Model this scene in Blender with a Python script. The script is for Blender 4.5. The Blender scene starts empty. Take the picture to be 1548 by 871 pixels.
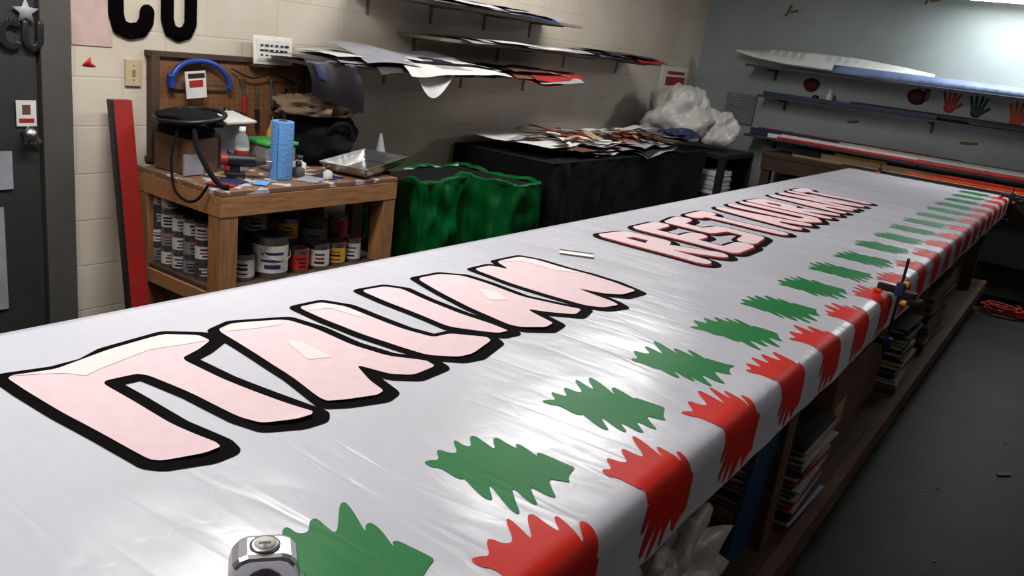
import bpy, bmesh, math, random
from mathutils import Vector, Matrix, noise, Euler
from mathutils.geometry import delaunay_2d_cdt
random.seed(7)
R=random.random
def U(a,b): return a+(b-a)*R()
sc=bpy.context.scene
sc.view_settings.view_transform='Standard'
sc.view_settings.look='None'

# ------------------------------------------------------------------ materials
def lin(c):
    o=[]
    for v in c[:3]:
        v=v/255.0
        o.append(v/12.92 if v<=0.04045 else ((v+0.055)/1.055)**2.4)
    return (o[0],o[1],o[2],1)
MATS={}
def M(name,col,rough=.6,metal=0,var=.12,scale=8,bump=0,bscale=40,spec=.5,alpha=1,trans=0,col2=None,thr=None,emit=0,stretch=None):
    if name in MATS: return MATS[name]
    m=bpy.data.materials.new(name); m.use_nodes=True
    nt=m.node_tree; N=nt.nodes; Lk=nt.links
    b=N['Principled BSDF']
    tc=N.new('ShaderNodeTexCoord'); mp=N.new('ShaderNodeMapping')
    Lk.new(tc.outputs['Object'],mp.inputs[0])
    if stretch: mp.inputs['Scale'].default_value=stretch
    n=N.new('ShaderNodeTexNoise'); n.inputs['Scale'].default_value=scale; n.inputs['Detail'].default_value=4
    Lk.new(mp.outputs[0],n.inputs['Vector'])
    r=N.new('ShaderNodeValToRGB')
    c=lin(col)
    if col2 is None:
        lo=tuple(max(0,x*(1-var)) for x in c[:3])+(1,); hi=tuple(min(1,x*(1+var)) for x in c[:3])+(1,)
        r.color_ramp.elements[0].position=.35; r.color_ramp.elements[1].position=.65
    else:
        lo=c; hi=lin(col2)
        t=thr if thr else .5
        r.color_ramp.elements[0].position=t-.02; r.color_ramp.elements[1].position=t+.02
    r.color_ramp.elements[0].color=lo; r.color_ramp.elements[1].color=hi
    Lk.new(n.outputs['Fac'],r.inputs[0]); Lk.new(r.outputs[0],b.inputs['Base Color'])
    b.inputs['Roughness'].default_value=rough; b.inputs['Metallic'].default_value=metal
    b.inputs['Specular IOR Level'].default_value=spec
    if trans: b.inputs['Transmission Weight'].default_value=trans; b.inputs['IOR'].default_value=1.3
    if alpha<1: b.inputs['Alpha'].default_value=alpha
    if emit:
        b.inputs['Emission Color'].default_value=c; b.inputs['Emission Strength'].default_value=emit
    if bump:
        n2=N.new('ShaderNodeTexNoise'); n2.inputs['Scale'].default_value=bscale; n2.inputs['Detail'].default_value=5
        Lk.new(mp.outputs[0],n2.inputs['Vector'])
        bp=N.new('ShaderNodeBump'); bp.inputs['Strength'].default_value=bump; bp.inputs['Distance'].default_value=.01
        Lk.new(n2.outputs['Fac'],bp.inputs['Height']); Lk.new(bp.outputs[0],b.inputs['Normal'])
    MATS[name]=m
    return m

def wrinkle_nodes(m,strength):
    """soft waves plus a few tension creases of a stretched vinyl sheet, as bump"""
    nt=m.node_tree; N=nt.nodes; Lk=nt.links; b=N['Principled BSDF']
    tc=N.new('ShaderNodeTexCoord')
    prev=None
    for rot,scl,sc_,w,det,ridge in ((.6,(1,2.0,1),1.7,.7,1,False),(-.9,(1,1.8,1),4.5,.27,2,False),(.75,(.45,3.2,1),2.2,.75,2,True),(-.45,(.45,3.0,1),2.6,.6,2,True),(.2,(1,1.6,1),7,.2,2,True)):
        mp=N.new('ShaderNodeMapping'); mp.inputs['Rotation'].default_value=(0,0,rot); mp.inputs['Scale'].default_value=scl
        Lk.new(tc.outputs['Object'],mp.inputs[0])
        n=N.new('ShaderNodeTexNoise'); n.inputs['Scale'].default_value=sc_; n.inputs['Detail'].default_value=det; n.inputs['Distortion'].default_value=.3
        Lk.new(mp.outputs[0],n.inputs['Vector'])
        k=N.new('ShaderNodeMath'); k.operation='MULTIPLY'; k.inputs[1].default_value=w
        if ridge:
            s=N.new('ShaderNodeMath'); s.operation='SUBTRACT'; s.inputs[1].default_value=.5; Lk.new(n.outputs['Fac'],s.inputs[0])
            a=N.new('ShaderNodeMath'); a.operation='ABSOLUTE'; Lk.new(s.outputs[0],a.inputs[0])
            mn=N.new('ShaderNodeMath'); mn.operation='MINIMUM'; mn.inputs[1].default_value=.035; Lk.new(a.outputs[0],mn.inputs[0])
            Lk.new(mn.outputs[0],k.inputs[0])
        else: Lk.new(n.outputs['Fac'],k.inputs[0])
        if prev:
            ad=N.new('ShaderNodeMath'); ad.operation='ADD'; Lk.new(prev.outputs[0],ad.inputs[0]); Lk.new(k.outputs[0],ad.inputs[1]); prev=ad
        else: prev=k
    bp=N.new('ShaderNodeBump'); bp.inputs['Strength'].default_value=strength; bp.inputs['Distance'].default_value=.03
    Lk.new(prev.outputs[0],bp.inputs['Height']); Lk.new(bp.outputs[0],b.inputs['Normal'])
    return m

vinyl=wrinkle_nodes(M('white_vinyl',(205,205,215),rough=.25,var=.03,scale=2,spec=.45),.5)
green_v=wrinkle_nodes(M('green_vinyl',(14,116,54),rough=.45,var=.05,spec=.18),.3)
red_v=wrinkle_nodes(M('red_vinyl',(204,36,24),rough=.45,var=.05,spec=.18),.3)
black_v=M('black_vinyl',(5,2,3),rough=.75,var=.1,spec=.03)
darkred_v=M('dark_red_vinyl',(136,12,22),rough=.6,spec=.1)
pink_v=M('pink_masked_vinyl',(227,200,205),rough=.7,var=.03,scale=30,spec=.2)
pale_v=M('pale_vinyl',(232,218,215),rough=.45,var=.02,spec=.3)
black=M('black_plastic',(18,18,20),rough=.45)
blackcloth=M('black_cloth',(12,10,12),rough=.9,bump=.4,bscale=60,spec=.2)
darkgray=M('dark_gray',(60,60,60),rough=.6)
gray=M('gray_paint',(120,120,118),rough=.6)
white=M('white_plastic',(220,218,212),rough=.4,var=.04)
brightwhite=M('white_enamel_board',(244,244,240),rough=.4,var=.02)
paper=M('white_paper',(206,204,200),rough=.6,var=.08)
paper2=M('gray_paper',(148,148,156),rough=.5)
tan=M('tan_paper',(158,134,100),rough=.7)
bluep=M('blue_print',(32,42,84),rough=.5)
redp=M('red_print',(150,34,28),rough=.5)
darkp=M('dark_print',(36,31,38),rough=.45)
brownp=M('brown_print',(92,60,44),rough=.6)
orangep=M('orange_paint',(240,84,28),rough=.4)
yellowp=M('yellow_paint',(225,178,40),rough=.4)
redstrip=M('bright_red_strip',(200,40,30),rough=.4)
chrome=M('chrome',(215,215,220),rough=.3,metal=1,var=.03)
steel=M('steel',(160,160,162),rough=.38,metal=1)
alu=M('aluminium',(195,195,195),rough=.32,metal=1,var=.1,bump=.3,bscale=20)
wood=M('pine_wood',(156,110,70),rough=.6,var=.22,scale=6,stretch=(9,1.2,9),bump=.15)
woodv=M('pine_wood_vertical',(146,102,64),rough=.6,var=.22,scale=6,stretch=(9,9,1.2),bump=.15)
benchtop=M('paint_spattered_wood',(120,88,64),rough=.6,scale=13,col2=(176,180,190),thr=.57)
benchdark=M('stained_wood',(66,47,34),rough=.7,var=.3,scale=5)
framewood=M('weathered_frame_wood',(92,64,44),rough=.7,var=.3,scale=5)
peg=M('pegboard_brown',(116,76,46),rough=.7,var=.1,scale=3)
redboard=M('red_board',(140,24,20),rough=.5,var=.12,scale=5)
card=M('cardboard',(98,70,50),rough=.8,var=.1)
greenbag=M('green_plastic_tarp',(4,84,36),rough=.27,var=.25,scale=5,bump=.5,bscale=9)
teal=M('blue_plastic',(16,60,96),rough=.4)
bluet=M('blue_paper_towel',(96,150,208),rough=.9,var=.05,bump=.5,bscale=90)
clearp=M('clear_plastic',(225,230,232),rough=.12,trans=.75,var=.03)
plasticbag=M('crumpled_plastic',(190,186,180),rough=.35,var=.1,bump=.4,bscale=9)
greenlid=M('green_lid',(70,165,80),rough=.4)
brownbag=M('brown_cloth',(112,92,72),rough=.9,bump=.4,bscale=50)
doorm=M('door_dark_gray',(48,47,46),rough=.5,var=.08)
framem=M('door_frame_gray',(76,74,71),rough=.5,var=.06)
shelfm=M('shelf_gray',(122,112,100),rough=.6)
ceilm=M('ceiling_white',(184,181,174),rough=.9,var=.04)
darkwall=M('dark_painted_wall',(80,75,70),rough=.8)
tubem=M('fluorescent_tube',(255,252,245),emit=9)
handr=M('hand_red',(158,52,44),rough=.7); handd=M('hand_dark_red',(92,30,34),rough=.7)
handg=M('hand_green',(26,64,50),rough=.7); hando=M('hand_orange',(196,84,52),rough=.7)
floorm=M('worn_concrete_floor',(33,29,27),rough=.6,var=.5,scale=3,bump=.25,bscale=22)

def block_mat():
    m=bpy.data.materials.new('painted_cinder_block'); m.use_nodes=True
    nt=m.node_tree;N=nt.nodes;Lk=nt.links;b=N['Principled BSDF']
    tc=N.new('ShaderNodeTexCoord'); sp=N.new('ShaderNodeSeparateXYZ'); cb=N.new('ShaderNodeCombineXYZ')
    Lk.new(tc.outputs['Object'],sp.inputs[0]); Lk.new(sp.outputs[1],cb.inputs[0]); Lk.new(sp.outputs[2],cb.inputs[1])
    br=N.new('ShaderNodeTexBrick'); Lk.new(cb.outputs[0],br.inputs['Vector'])
    br.inputs['Scale'].default_value=1; br.inputs['Brick Width'].default_value=.406; br.inputs['Row Height'].default_value=.203
    br.inputs['Mortar Size'].default_value=.005; br.inputs['Mortar Smooth'].default_value=.8
    br.inputs['Color1'].default_value=lin((208,199,184)); br.inputs['Color2'].default_value=lin((205,196,181)); br.inputs['Mortar'].default_value=lin((198,189,174))
    n=N.new('ShaderNodeTexNoise'); n.inputs['Scale'].default_value=1.7; n.inputs['Detail'].default_value=5; Lk.new(tc.outputs['Object'],n.inputs['Vector'])
    r=N.new('ShaderNodeValToRGB'); r.color_ramp.elements[0].position=.3; r.color_ramp.elements[0].color=(.84,.80,.75,1); r.color_ramp.elements[1].position=.6; r.color_ramp.elements[1].color=(1,1,1,1)
    Lk.new(n.outputs['Fac'],r.inputs[0])
    mx=N.new('ShaderNodeMixRGB'); mx.blend_type='MULTIPLY'; mx.inputs[0].default_value=1
    Lk.new(br.outputs['Color'],mx.inputs[1]); Lk.new(r.outputs[0],mx.inputs[2]); Lk.new(mx.outputs[0],b.inputs['Base Color'])
    inv=N.new('ShaderNodeMath'); inv.operation='SUBTRACT'; inv.inputs[0].default_value=1; Lk.new(br.outputs['Fac'],inv.inputs[1])
    n2=N.new('ShaderNodeTexNoise'); n2.inputs['Scale'].default_value=60; Lk.new(tc.outputs['Object'],n2.inputs['Vector'])
    ml=N.new('ShaderNodeMath'); ml.operation='MULTIPLY_ADD'; ml.inputs[1].default_value=.3; Lk.new(n2.outputs['Fac'],ml.inputs[0]); Lk.new(inv.outputs[0],ml.inputs[2])
    bp=N.new('ShaderNodeBump'); bp.inputs['Strength'].default_value=.3; bp.inputs['Distance'].default_value=.005
    Lk.new(ml.outputs[0],bp.inputs['Height']); Lk.new(bp.outputs[0],b.inputs['Normal'])
    b.inputs['Roughness'].default_value=.6
    return m
blockm=block_mat()
backm=M('blue_gray_wall_paint',(152,162,163),rough=.6,var=.12,scale=1.5,bump=.1)

# ------------------------------------------------------------------ mesh builder
class Obj:
    def __init__(s,name):
        s.name=name; s.bm=bmesh.new(); s.mats=[]
    def mi(s,m):
        if m not in s.mats: s.mats.append(m)
        return s.mats.index(m)
    def add(s,verts,faces,m,smooth=False,mat=None):
        i=s.mi(m)
        vs=[s.bm.verts.new((mat@Vector(v)) if mat else v) for v in verts]
        for f in faces:
            try:
                fc=s.bm.faces.new([vs[k] for k in f]); fc.material_index=i; fc.smooth=smooth
            except ValueError: pass
        return vs
    def box(s,c,size,m,rot=None,bevel=0,pre=None):
        t=bmesh.new(); bmesh.ops.create_cube(t,size=1)
        bmesh.ops.scale(t,vec=size,verts=t.verts)
        if bevel: bmesh.ops.bevel(t,geom=t.edges[:],offset=bevel,segments=2,affect='EDGES',profile=.5)
        mt=Matrix.Translation(c)
        if rot is not None: mt=mt@Euler(rot).to_matrix().to_4x4()
        if pre is not None: mt=pre@mt
        t.verts.ensure_lookup_table(); t.verts.index_update()
        s.add([v.co.copy() for v in t.verts],[[v.index for v in f.verts] for f in t.faces],m,False,mt)
        t.free()
    def mm(s,x0,x1,y0,y1,z0,z1,m,bevel=0):
        s.box(((x0+x1)/2,(y0+y1)/2,(z0+z1)/2),(abs(x1-x0),abs(y1-y0),abs(z1-z0)),m,None,bevel)
    def cyl(s,p0,p1,r0,m,r1=None,seg=20,cap=True):
        p0=Vector(p0);p1=Vector(p1); r1=r0 if r1 is None else r1
        d=p1-p0; q=d.to_track_quat('Z','Y').to_matrix().to_4x4(); mt=Matrix.Translation(p0)@q; h=d.length
        s.lathe([(r0,0),(r1,h)],m,seg,mt,cap)
    def lathe(s,prof,m,seg=24,mt=None,cap=True,c=None):
        if mt is None: mt=Matrix.Translation(c or (0,0,0))
        vs=[];fs=[]
        for r,z in prof:
            for k in range(seg):
                a=2*math.pi*k/seg; vs.append((r*math.cos(a),r*math.sin(a),z))
        for j in range(len(prof)-1):
            for k in range(seg):
                k2=(k+1)%seg; fs.append((j*seg+k,j*seg+k2,(j+1)*seg+k2,(j+1)*seg+k))
        s.add(vs,fs,m,True,mt)
        if cap:
            for j in (0,len(prof)-1):
                r,z=prof[j]
                if r>1e-5: s.add([(r*math.cos(2*math.pi*k/seg),r*math.sin(2*math.pi*k/seg),z) for k in range(seg)],[list(range(seg)) if j else list(range(seg))[::-1]],m,False,mt)
    def tube(s,pts,r,m,seg=8,sub=6):
        P=[Vector(p) for p in pts]; Q=[]
        if sub>1 and len(P)>2:
            for i in range(len(P)-1):
                a=P[max(i-1,0)];b=P[i];c=P[i+1];d=P[min(i+2,len(P)-1)]
                for k in range(sub):
                    t=k/sub; Q.append(.5*((2*b)+(-a+c)*t+(2*a-5*b+4*c-d)*t*t+(-a+3*b-3*c+d)*t**3))
            Q.append(P[-1])
        else: Q=P
        vs=[];fs=[]
        for i,p in enumerate(Q):
            d=(Q[min(i+1,len(Q)-1)]-Q[max(i-1,0)]).normalized()
            u=d.cross(Vector((0,0,1)));
            if u.length<.05: u=d.cross(Vector((0,1,0)))
            u.normalize(); w=d.cross(u)
            for k in range(seg):
                a=2*math.pi*k/seg; vs.append(p+u*math.cos(a)*r+w*math.sin(a)*r)
        for i in range(len(Q)-1):
            for k in range(seg):
                k2=(k+1)%seg; fs.append((i*seg+k,i*seg+k2,(i+1)*seg+k2,(i+1)*seg+k))
        fs.append(list(range(seg))); fs.append([(len(Q)-1)*seg+k for k in range(seg)][::-1])
        s.add(vs,fs,m,True)
    def grid(s,fn,nu,nv,m,smooth=True,closeu=False):
        vs=[];fs=[]
        for j in range(nv+1):
            for i in range(nu+(0 if closeu else 1)): vs.append(fn(i/nu,j/nv))
        W=nu if closeu else nu+1
        for j in range(nv):
            for i in range(nu):
                i2=(i+1)%W if closeu else i+1
                fs.append((j*W+i,j*W+i2,(j+1)*W+i2,(j+1)*W+i))
        s.add(vs,fs,m,smooth)
    def sheet(s,x0,x1,y0,y1,z,m,rot=0,amp=.01,edge=None,droop=3.0,seed=0,n=14,xmin=-3.44):
        cx,cy=(x0+x1)/2,(y0+y1)/2; c,sn=math.cos(rot),math.sin(rot)
        def f(u,v):
            lx=(u-.5)*(x1-x0); ly=(v-.5)*(y1-y0)
            x=cx+lx*c-ly*sn; y=cy+lx*sn+ly*c
            x=max(x,xmin)
            zz=z+amp*noise.noise(Vector((x*4+seed*3.1,y*4,seed)))+amp*.7
            if edge is not None and x>edge:
                o=x-edge; zz-=droop*o*o*(1+.6*noise.noise(Vector((y*2.5,seed*1.7,3))))
            return Vector((x,y,zz))
        s.grid(f,n,n,m)
    def lump(s,c,r,m,amp=.25,freq=3,seed=0,nu=40,nv=24,flat=True):
        c=Vector(c)
        def f(u,v):
            a=2*math.pi*u; b=math.pi*(v-.5)
            d=Vector((math.cos(a)*math.cos(b),math.sin(a)*math.cos(b),math.sin(b)))
            k=1+amp*(noise.noise(d*freq+Vector((seed,seed*2,0)))+.5*abs(noise.noise(d*freq*2.7+Vector((0,seed,seed)))))
            p=Vector((d.x*r[0]*k,d.y*r[1]*k,d.z*r[2]*k))
            if flat and p.z<-r[2]*.55: p.z=-r[2]*.55
            return c+p
        s.grid(f,nu,nv,m,True,True)
    def flat2d(s,polys,m,to3,step=None):
        """union fill of closed outlines; to3 maps (a,b)->3D"""
        vs=[];fs=[]
        for p in polys:
            ar=sum(p[i][0]*p[(i+1)%len(p)][1]-p[(i+1)%len(p)][0]*p[i][1] for i in range(len(p)))
            if ar<0: p=p[::-1]
            q=[]
            for i in range(len(p)):
                a=Vector(p[i]);b=Vector(p[(i+1)%len(p)])
                n=max(1,int((b-a).length/step)) if step else 1
                for k in range(n): q.append(a.lerp(b,k/n))
            fs.append(list(range(len(vs),len(vs)+len(q)))); vs+=q
        if step:
            x0=min(v.x for v in vs);x1=max(v.x for v in vs);y0=min(v.y for v in vs);y1=max(v.y for v in vs)
            x=x0+step*.51
            while x<x1:
                y=y0+step*.37
                while y<y1: vs.append(Vector((x,y))); y+=step
                x+=step
        V,E,F,ov,oe,of=delaunay_2d_cdt(vs,[],fs,0,1e-6)
        keep=[f for f,o in zip(F,of) if len(o)>0]
        out=[]
        for f in keep:
            a,b,c=[V[i] for i in f[:3]]
            out.append(f if (b-a).cross(c-a)>0 else f[::-1])
        s.add([to3(v.x,v.y) for v in V],out,m,True)
    def done(s,recalc=True,parent=None,solid=0):
        loose=[v for v in s.bm.verts if not v.link_faces]
        bmesh.ops.delete(s.bm,geom=loose,context='VERTS')
        if recalc: bmesh.ops.recalc_face_normals(s.bm,faces=s.bm.faces)
        me=bpy.data.meshes.new(s.name); s.bm.to_mesh(me); s.bm.free()
        for m in s.mats: me.materials.append(m)
        o=bpy.data.objects.new(s.name,me); bpy.context.collection.objects.link(o)
        if solid:
            md=o.modifiers.new('thickness','SOLIDIFY'); md.thickness=solid; md.offset=-1
        if parent: o.parent=parent
        return o
def capsule(a,b,r,n=6):
    a=Vector(a);b=Vector(b);d=b-a
    if d.length<1e-6: d=Vector((1,0))
    t=math.atan2(d.y,d.x); out=[]
    for k in range(n+1):
        g=t-math.pi/2+math.pi*k/n; out.append((b.x+r*math.cos(g),b.y+r*math.sin(g)))
    for k in range(n+1):
        g=t+math.pi/2+math.pi*k/n; out.append((a.x+r*math.cos(g),a.y+r*math.sin(g)))
    return out
def strokes(pl,r): return [capsule(p[i],p[i+1],r) for p in pl for i in range(len(p)-1)]
def outline(poly,r): return [poly]+[capsule(poly[i],poly[(i+1)%len(poly)],r) for i in range(len(poly))]

# ------------------------------------------------------------------ room shell
XL,XR,YF,YB,ZC=-3.45,2.4,-2.2,8.1,2.8
def slab(name,x0,x1,y0,y1,z0,z1,m):
    o=Obj(name); o.mm(x0,x1,y0,y1,z0,z1,m); return o.done()
slab('floor',XL-.1,XR+.1,YF-.1,YB+.1,-.1,0,floorm)
slab('ceiling',XL-.1,XR+.1,YF-.1,YB+.1,ZC,ZC+.1,ceilm)
slab('wall_left',XL-.1,XL,YF-.1,YB+.1,0,ZC,blockm)
slab('wall_right',XR,XR+.1,YF-.1,YB+.1,0,ZC,darkwall)
slab('wall_back',XL,XR,YB,YB+.1,0,ZC,backm)
slab('wall_front',XL,XR,YF-.1,YF,0,ZC,darkwall)

# door and frame
o=Obj('door_1')
o.mm(XL,XL+.035,.78,1.66,.01,2.05,doorm,.003)
for z0,z1 in ((.2,.95),(1.1,1.9)):
    o.mm(XL+.035,XL+.040,.9,1.45,z0,z1,doorm,.002)
o.cyl((XL+.03,1.60,1.0),(XL+.07,1.60,1.0),.012,steel); o.lathe([(.0,0),(.022,.005),(.028,.02),(.02,.035),(0,.04)],steel,16,Matrix.Translation((XL+.07,1.60,1.0))@Matrix.Rotation(math.pi/2,4,'Y'))
o.done()
o=Obj('trim_1')
o.mm(XL,XL+.05,1.67,1.79,0,2.16,framem,.004); o.mm(XL,XL+.05,.66,.77,0,2.16,framem,.004); o.mm(XL,XL+.05,.77,1.67,2.06,2.16,framem,.004)
o.done()
X3=XL+.043
o=Obj('badge_card'); o.box((X3,1.61,1.075),(.003,.075,.10),paper)
o.box((X3+.003,1.61,1.09),(.002,.03,.035),brownp); o.box((X3+.003,1.61,1.048),(.002,.055,.014),redp); o.done()
o=Obj('key_ring'); 
o.tube([(X3+.006,1.62+.016*math.cos(a),1.01+.016*math.sin(a)) for a in [i*math.pi/5 for i in range(11)]],.002,steel,6,2)
for k,a in enumerate((-.5,0,.4,.8)): o.box((X3+.01+.003*k,1.62+.02*a,.98),(.003,.016,.05),steel,(a,0,0),.001)
o.done()
o=Obj('posted_notice'); o.box((X3,1.50,.855),(.003,.10,.15),paper2); o.done()
o=Obj('posted_notice'); o.box((X3,1.44,.5),(.003,.14,.42),paper2); o.done()
o=Obj('cutout_star_ornament')
st=[((.05 if k%2==0 else .022)*math.sin(k*math.pi/5),(.05 if k%2==0 else .022)*math.cos(k*math.pi/5)) for k in range(10)]
o.flat2d([st],paper2,lambda a,b:Vector((X3+.004,1.62+a,1.455+b))); o.done(solid=.004)
o=Obj('black_cutout_letters')
C=lambda cx:[(cx+.035*math.cos(t),.045*math.sin(t)) for t in [math.radians(a) for a in range(50,311,20)]]
Oo=[(.035*math.cos(t)-.07,.045*math.sin(t)) for t in [math.radians(a) for a in range(0,361,24)]]
Uu=[(.06,.045),(.06,-.02),(.075,-.045),(.1,-.045),(.115,-.02),(.115,.045)]
o.flat2d(strokes([Oo,C(.01),Uu],.012),black,lambda a,b:Vector((X3+.006,1.555+a,1.37+b))); o.done(solid=.006)

# large wall letters C U
o=Obj('black_wall_lettering')
Cc=[(2.145,1.64),(2.13,1.69),(2.08,1.71),(2.02,1.69),(2.0,1.6),(2.0,1.48),(2.015,1.43),(2.06,1.415),(2.11,1.425),(2.135,1.46),(2.14,1.5)]
Uw=[(2.235,1.71),(2.235,1.48),(2.25,1.435),(2.29,1.418),(2.33,1.43),(2.35,1.47),(2.352,1.71)]
o.flat2d(strokes([Cc],.033)+strokes([Uw],.030),black_v,lambda a,b:Vector((XL+.006,a,b))); o.done(solid=.005)
o=Obj('pink_paper_patch'); o.box((XL+.003,1.90,1.47),(.003,.17,.25),M('pinkish_paper',(188,162,154),rough=.8)); o.done()
o=Obj('red_paint_mark'); o.flat2d([[(1.855,1.265),(1.89,1.30),(1.895,1.275),(1.915,1.262),(1.88,1.262)]],M('red_mark',(190,30,30)),lambda a,b:Vector((XL+.003,a,b))); o.done(solid=.001)
o=Obj('light_switch'); o.box((XL+.006,2.075,1.245),(.01,.072,.115),M('almond_plate',(186,170,134),rough=.4,var=.03),None,.003)
o.box((XL+.014,2.075,1.245),(.006,.012,.026),tan,(0,.2,0)); 
for z in (1.215,1.275): o.cyl((XL+.01,2.075,z),(XL+.0125,2.075,z),.003,steel,seg=8)
o.done()

# ------------------------------------------------------------------ banner table
YT0,YT1=-.45,7.5
o=Obj('long_worktable')
o.mm(-1.66,-.465,YT0,YT1-.02,.862,.894,wood)
for y in (-.3,2.29,4.5,6.9):
    for x in (-.53,-1.57): o.mm(x-.04,x+.04,y-.045,y+.045,0,.862,framewood,.003)
    o.mm(-1.53,-.57,y-.02,y+.02,.77,.862,framewood)
o.mm(-.51,-.49,YT0,YT1-.05,.79,.862,benchdark); o.mm(-1.64,-1.62,YT0,YT1-.05,.77,.862,benchdark)
o.mm(-1.62,-.46,YT0,YT1-.1,.215,.235,benchdark)
o.mm(-.46,-.42,YT0,YT1-.1,.15,.24,framewood,.003)
o.done()

S0,RB=-.475,.035
ARC=RB*math.pi/2
def ban(s,y,off=0.0):
    """banner sheet: s = distance across sheet (starts at left edge), y = along"""
    h=.0020*noise.noise(Vector((s*5,y*2.2,.3)))+.0012*noise.noise(Vector((s*9+3*y,y*3,1.3)))
    L0=-1.66
    if s<L0:
        d=L0-s
        return Vector((L0-.01-off,y,.9-d))
    if s<=S0: return Vector((s,y,.9+h+off))
    if s<=S0+ARC:
        t=(s-S0)/RB
        return Vector((S0+(RB+off)*math.sin(t),y,.9-RB+(RB+off)*math.cos(t)+h*(1-t)))
    d=s-S0-ARC
    bil=.06*d*noise.noise(Vector((y*2.4,.5,2)))+.05*d*noise.noise(Vector((y*7,.5,2)))+.06*d*d
    return Vector((S0+RB+off+bil,y,.9-RB-d))
o=Obj('vinyl_banner')
ns,ny=110,430
SA,SB=-1.74,-.318
o.grid(lambda u,v:ban(SA+(SB-SA)*u,-.4+(YT1+.4)*v),ns,ny,vinyl)
banner=o.done(recalc=False)

mmp=lambda L:[(L[i]/1000.0,L[i+1]/1000.0) for i in range(0,len(L),2)]
IT=mmp([-1460,635,-1440,708,-1443,772,-1469,825,-1483,955,-1438,1011,-1399,1012,-1371,964,-1351,910,-1227,914,-1113,929,-1011,947,-999,935,-1002,903,-1031,852,-1079,840,-1208,836,-1337,819,-1345,743,-1240,744,-1123,743,-1026,755,-1004,750,-1003,721,-1027,662,-1043,651,-1155,646,-1259,638,-1380,633])
hIT=mmp([-1458,640,-1438,712,-1467,827,-1480,955,-1438,1007,-1399,1006,-1424,889,-1393,769,-1380,737,-1414,713])
A=mmp([-1442,1059,-1458,1109,-1411,1222,-1332,1237,-1209,1232,-1113,1246,-1044,1296,-1013,1288,-1011,1217,-1043,1182,-1120,1161,-1049,1128,-994,1112,-987,1086,-1012,1024,-1032,994,-1157,1022,-1303,1042])
hA=mmp([-1426,1060,-1455,1109,-1416,1204,-1388,1195,-1399,1134])
tri=mmp([-1310,1134,-1287,1159,-1178,1149,-1200,1102])
Lp=mmp([-1461,1300,-1459,1372,-1403,1401,-1312,1397,-1203,1396,-1127,1414,-1120,1467,-1051,1519,-1028,1507,-1003,1406,-1013,1366,-1066,1320,-1135,1306,-1251,1296,-1358,1295])
hL=mmp([-1429,1300,-1453,1368,-1405,1396,-1335,1394,-1319,1371,-1414,1360])
Ip=mmp([-1474,1524,-1465,1602,-1421,1628,-1324,1610,-1196,1600,-1094,1606,-1044,1600,-1050,1565,-1094,1535,-1153,1500,-1273,1508,-1379,1512])
A2=mmp([-1467,1738,-1461,1834,-1411,1880,-1317,1880,-1187,1867,-1080,1900,-1025,1920,-1011,1864,-1067,1819,-1118,1786,-1008,1750,-999,1699,-1041,1650,-1075,1640,-1212,1660,-1342,1695])
tri2=mmp([-1305,1813,-1265,1842,-1191,1809,-1219,1756])
Np=mmp([-1440,1966,-1439,2048,-1377,2066,-1456,2107,-1450,2228,-1393,2250,-1296,2252,-1204,2266,-1103,2258,-1013,2228,-1020,2147,-1066,2112,-1143,2090,-1006,2060,-976,2043,-993,1987,-1033,1960,-1142,1950,-1284,1945])
hN=mmp([-1449,2107,-1446,2225,-1393,2246,-1296,2248,-1224,2255,-1286,2197,-1410,2189])
def onb(off,curl=0):
    def f(a,b):
        o_=off
        if curl and a>-1.09: o_+=curl*((a+1.09)/.1)**2*(.5+.5*math.sin(b*9))
        return ban(a,b,o_)
    return f
def smoothpoly(p,it=2,k=.22):
    for _ in range(it):
        q=[]
        for i in range(len(p)):
            a=Vector(p[i]);b=Vector(p[(i+1)%len(p)]); q.append(tuple(a.lerp(b,k)));q.append(tuple(a.lerp(b,1-k)))
        p=q
    return p
o=Obj('lettering_black_outline')
for P in (IT,A,Lp,Ip,A2,Np):
    o.flat2d(outline([(a+.006,b+.002) for a,b in P],.025),black_v,onb(.0012),.03)
o.done(recalc=False,parent=banner)
o=Obj('lettering_pink_faces')
for P in (IT,A,Lp,Ip,A2,Np): o.flat2d([smoothpoly(P,2,.13)],pink_v,onb(.0026,.007),.022)
o.done(recalc=False,parent=banner)
o=Obj('lettering_pale_areas')  # paler letter tops without tape, and pale centres of the A letters
for P in (hIT,hA,tri,hL,tri2,hN): o.flat2d([smoothpoly(P,1,.08)],pale_v,onb(.0034),.025)
o.done(recalc=False,parent=banner)

# second word
GL={'R':[[(0,0),(0,1),(.8,.95),(.85,.6),(0,.5)],[(.35,.5),(1,0)]],
'E':[[(1,0),(0,0),(0,1),(1,1)],[(0,.5),(.8,.5)]],
'S':[[(0,.05),(.9,.1),(.9,.48),(.1,.55),(.1,.95),(.95,1)]],
'T':[[(0,1),(1,1)],[(.5,1),(.5,0)]],
'A':[[(0,0),(.5,1),(1,0)],[(.25,.35),(.75,.35)]],
'U':[[(0,1),(.05,.1),(.5,0),(.95,.1),(1,1)]],
'N':[[(0,0),(0,1),(1,0),(1,1)]]}
ob_=Obj('second_word_black_outline'); orr=Obj('second_word_red_shadow'); op=Obj('second_word_pink_faces')
for i,ch in enumerate('RESTAURANT'):
    y0=2.83+.276*i
    pl=[[(-1.44+(1-v)*.38,y0+u*.165+.015*math.sin(i*2)) for u,v in p] for p in GL[ch]]
    sh=[[(a+.012,b-.010) for a,b in p] for p in pl]
    ob_.flat2d(strokes(sh,.072),black_v,onb(.0012),.04)
    orr.flat2d(strokes([[(a+.016,b-.022) for a,b in p] for p in pl],.038),darkred_v,onb(.0020),.04)
    op.flat2d(strokes(pl,.042),pink_v,onb(.0030),.04)
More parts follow.
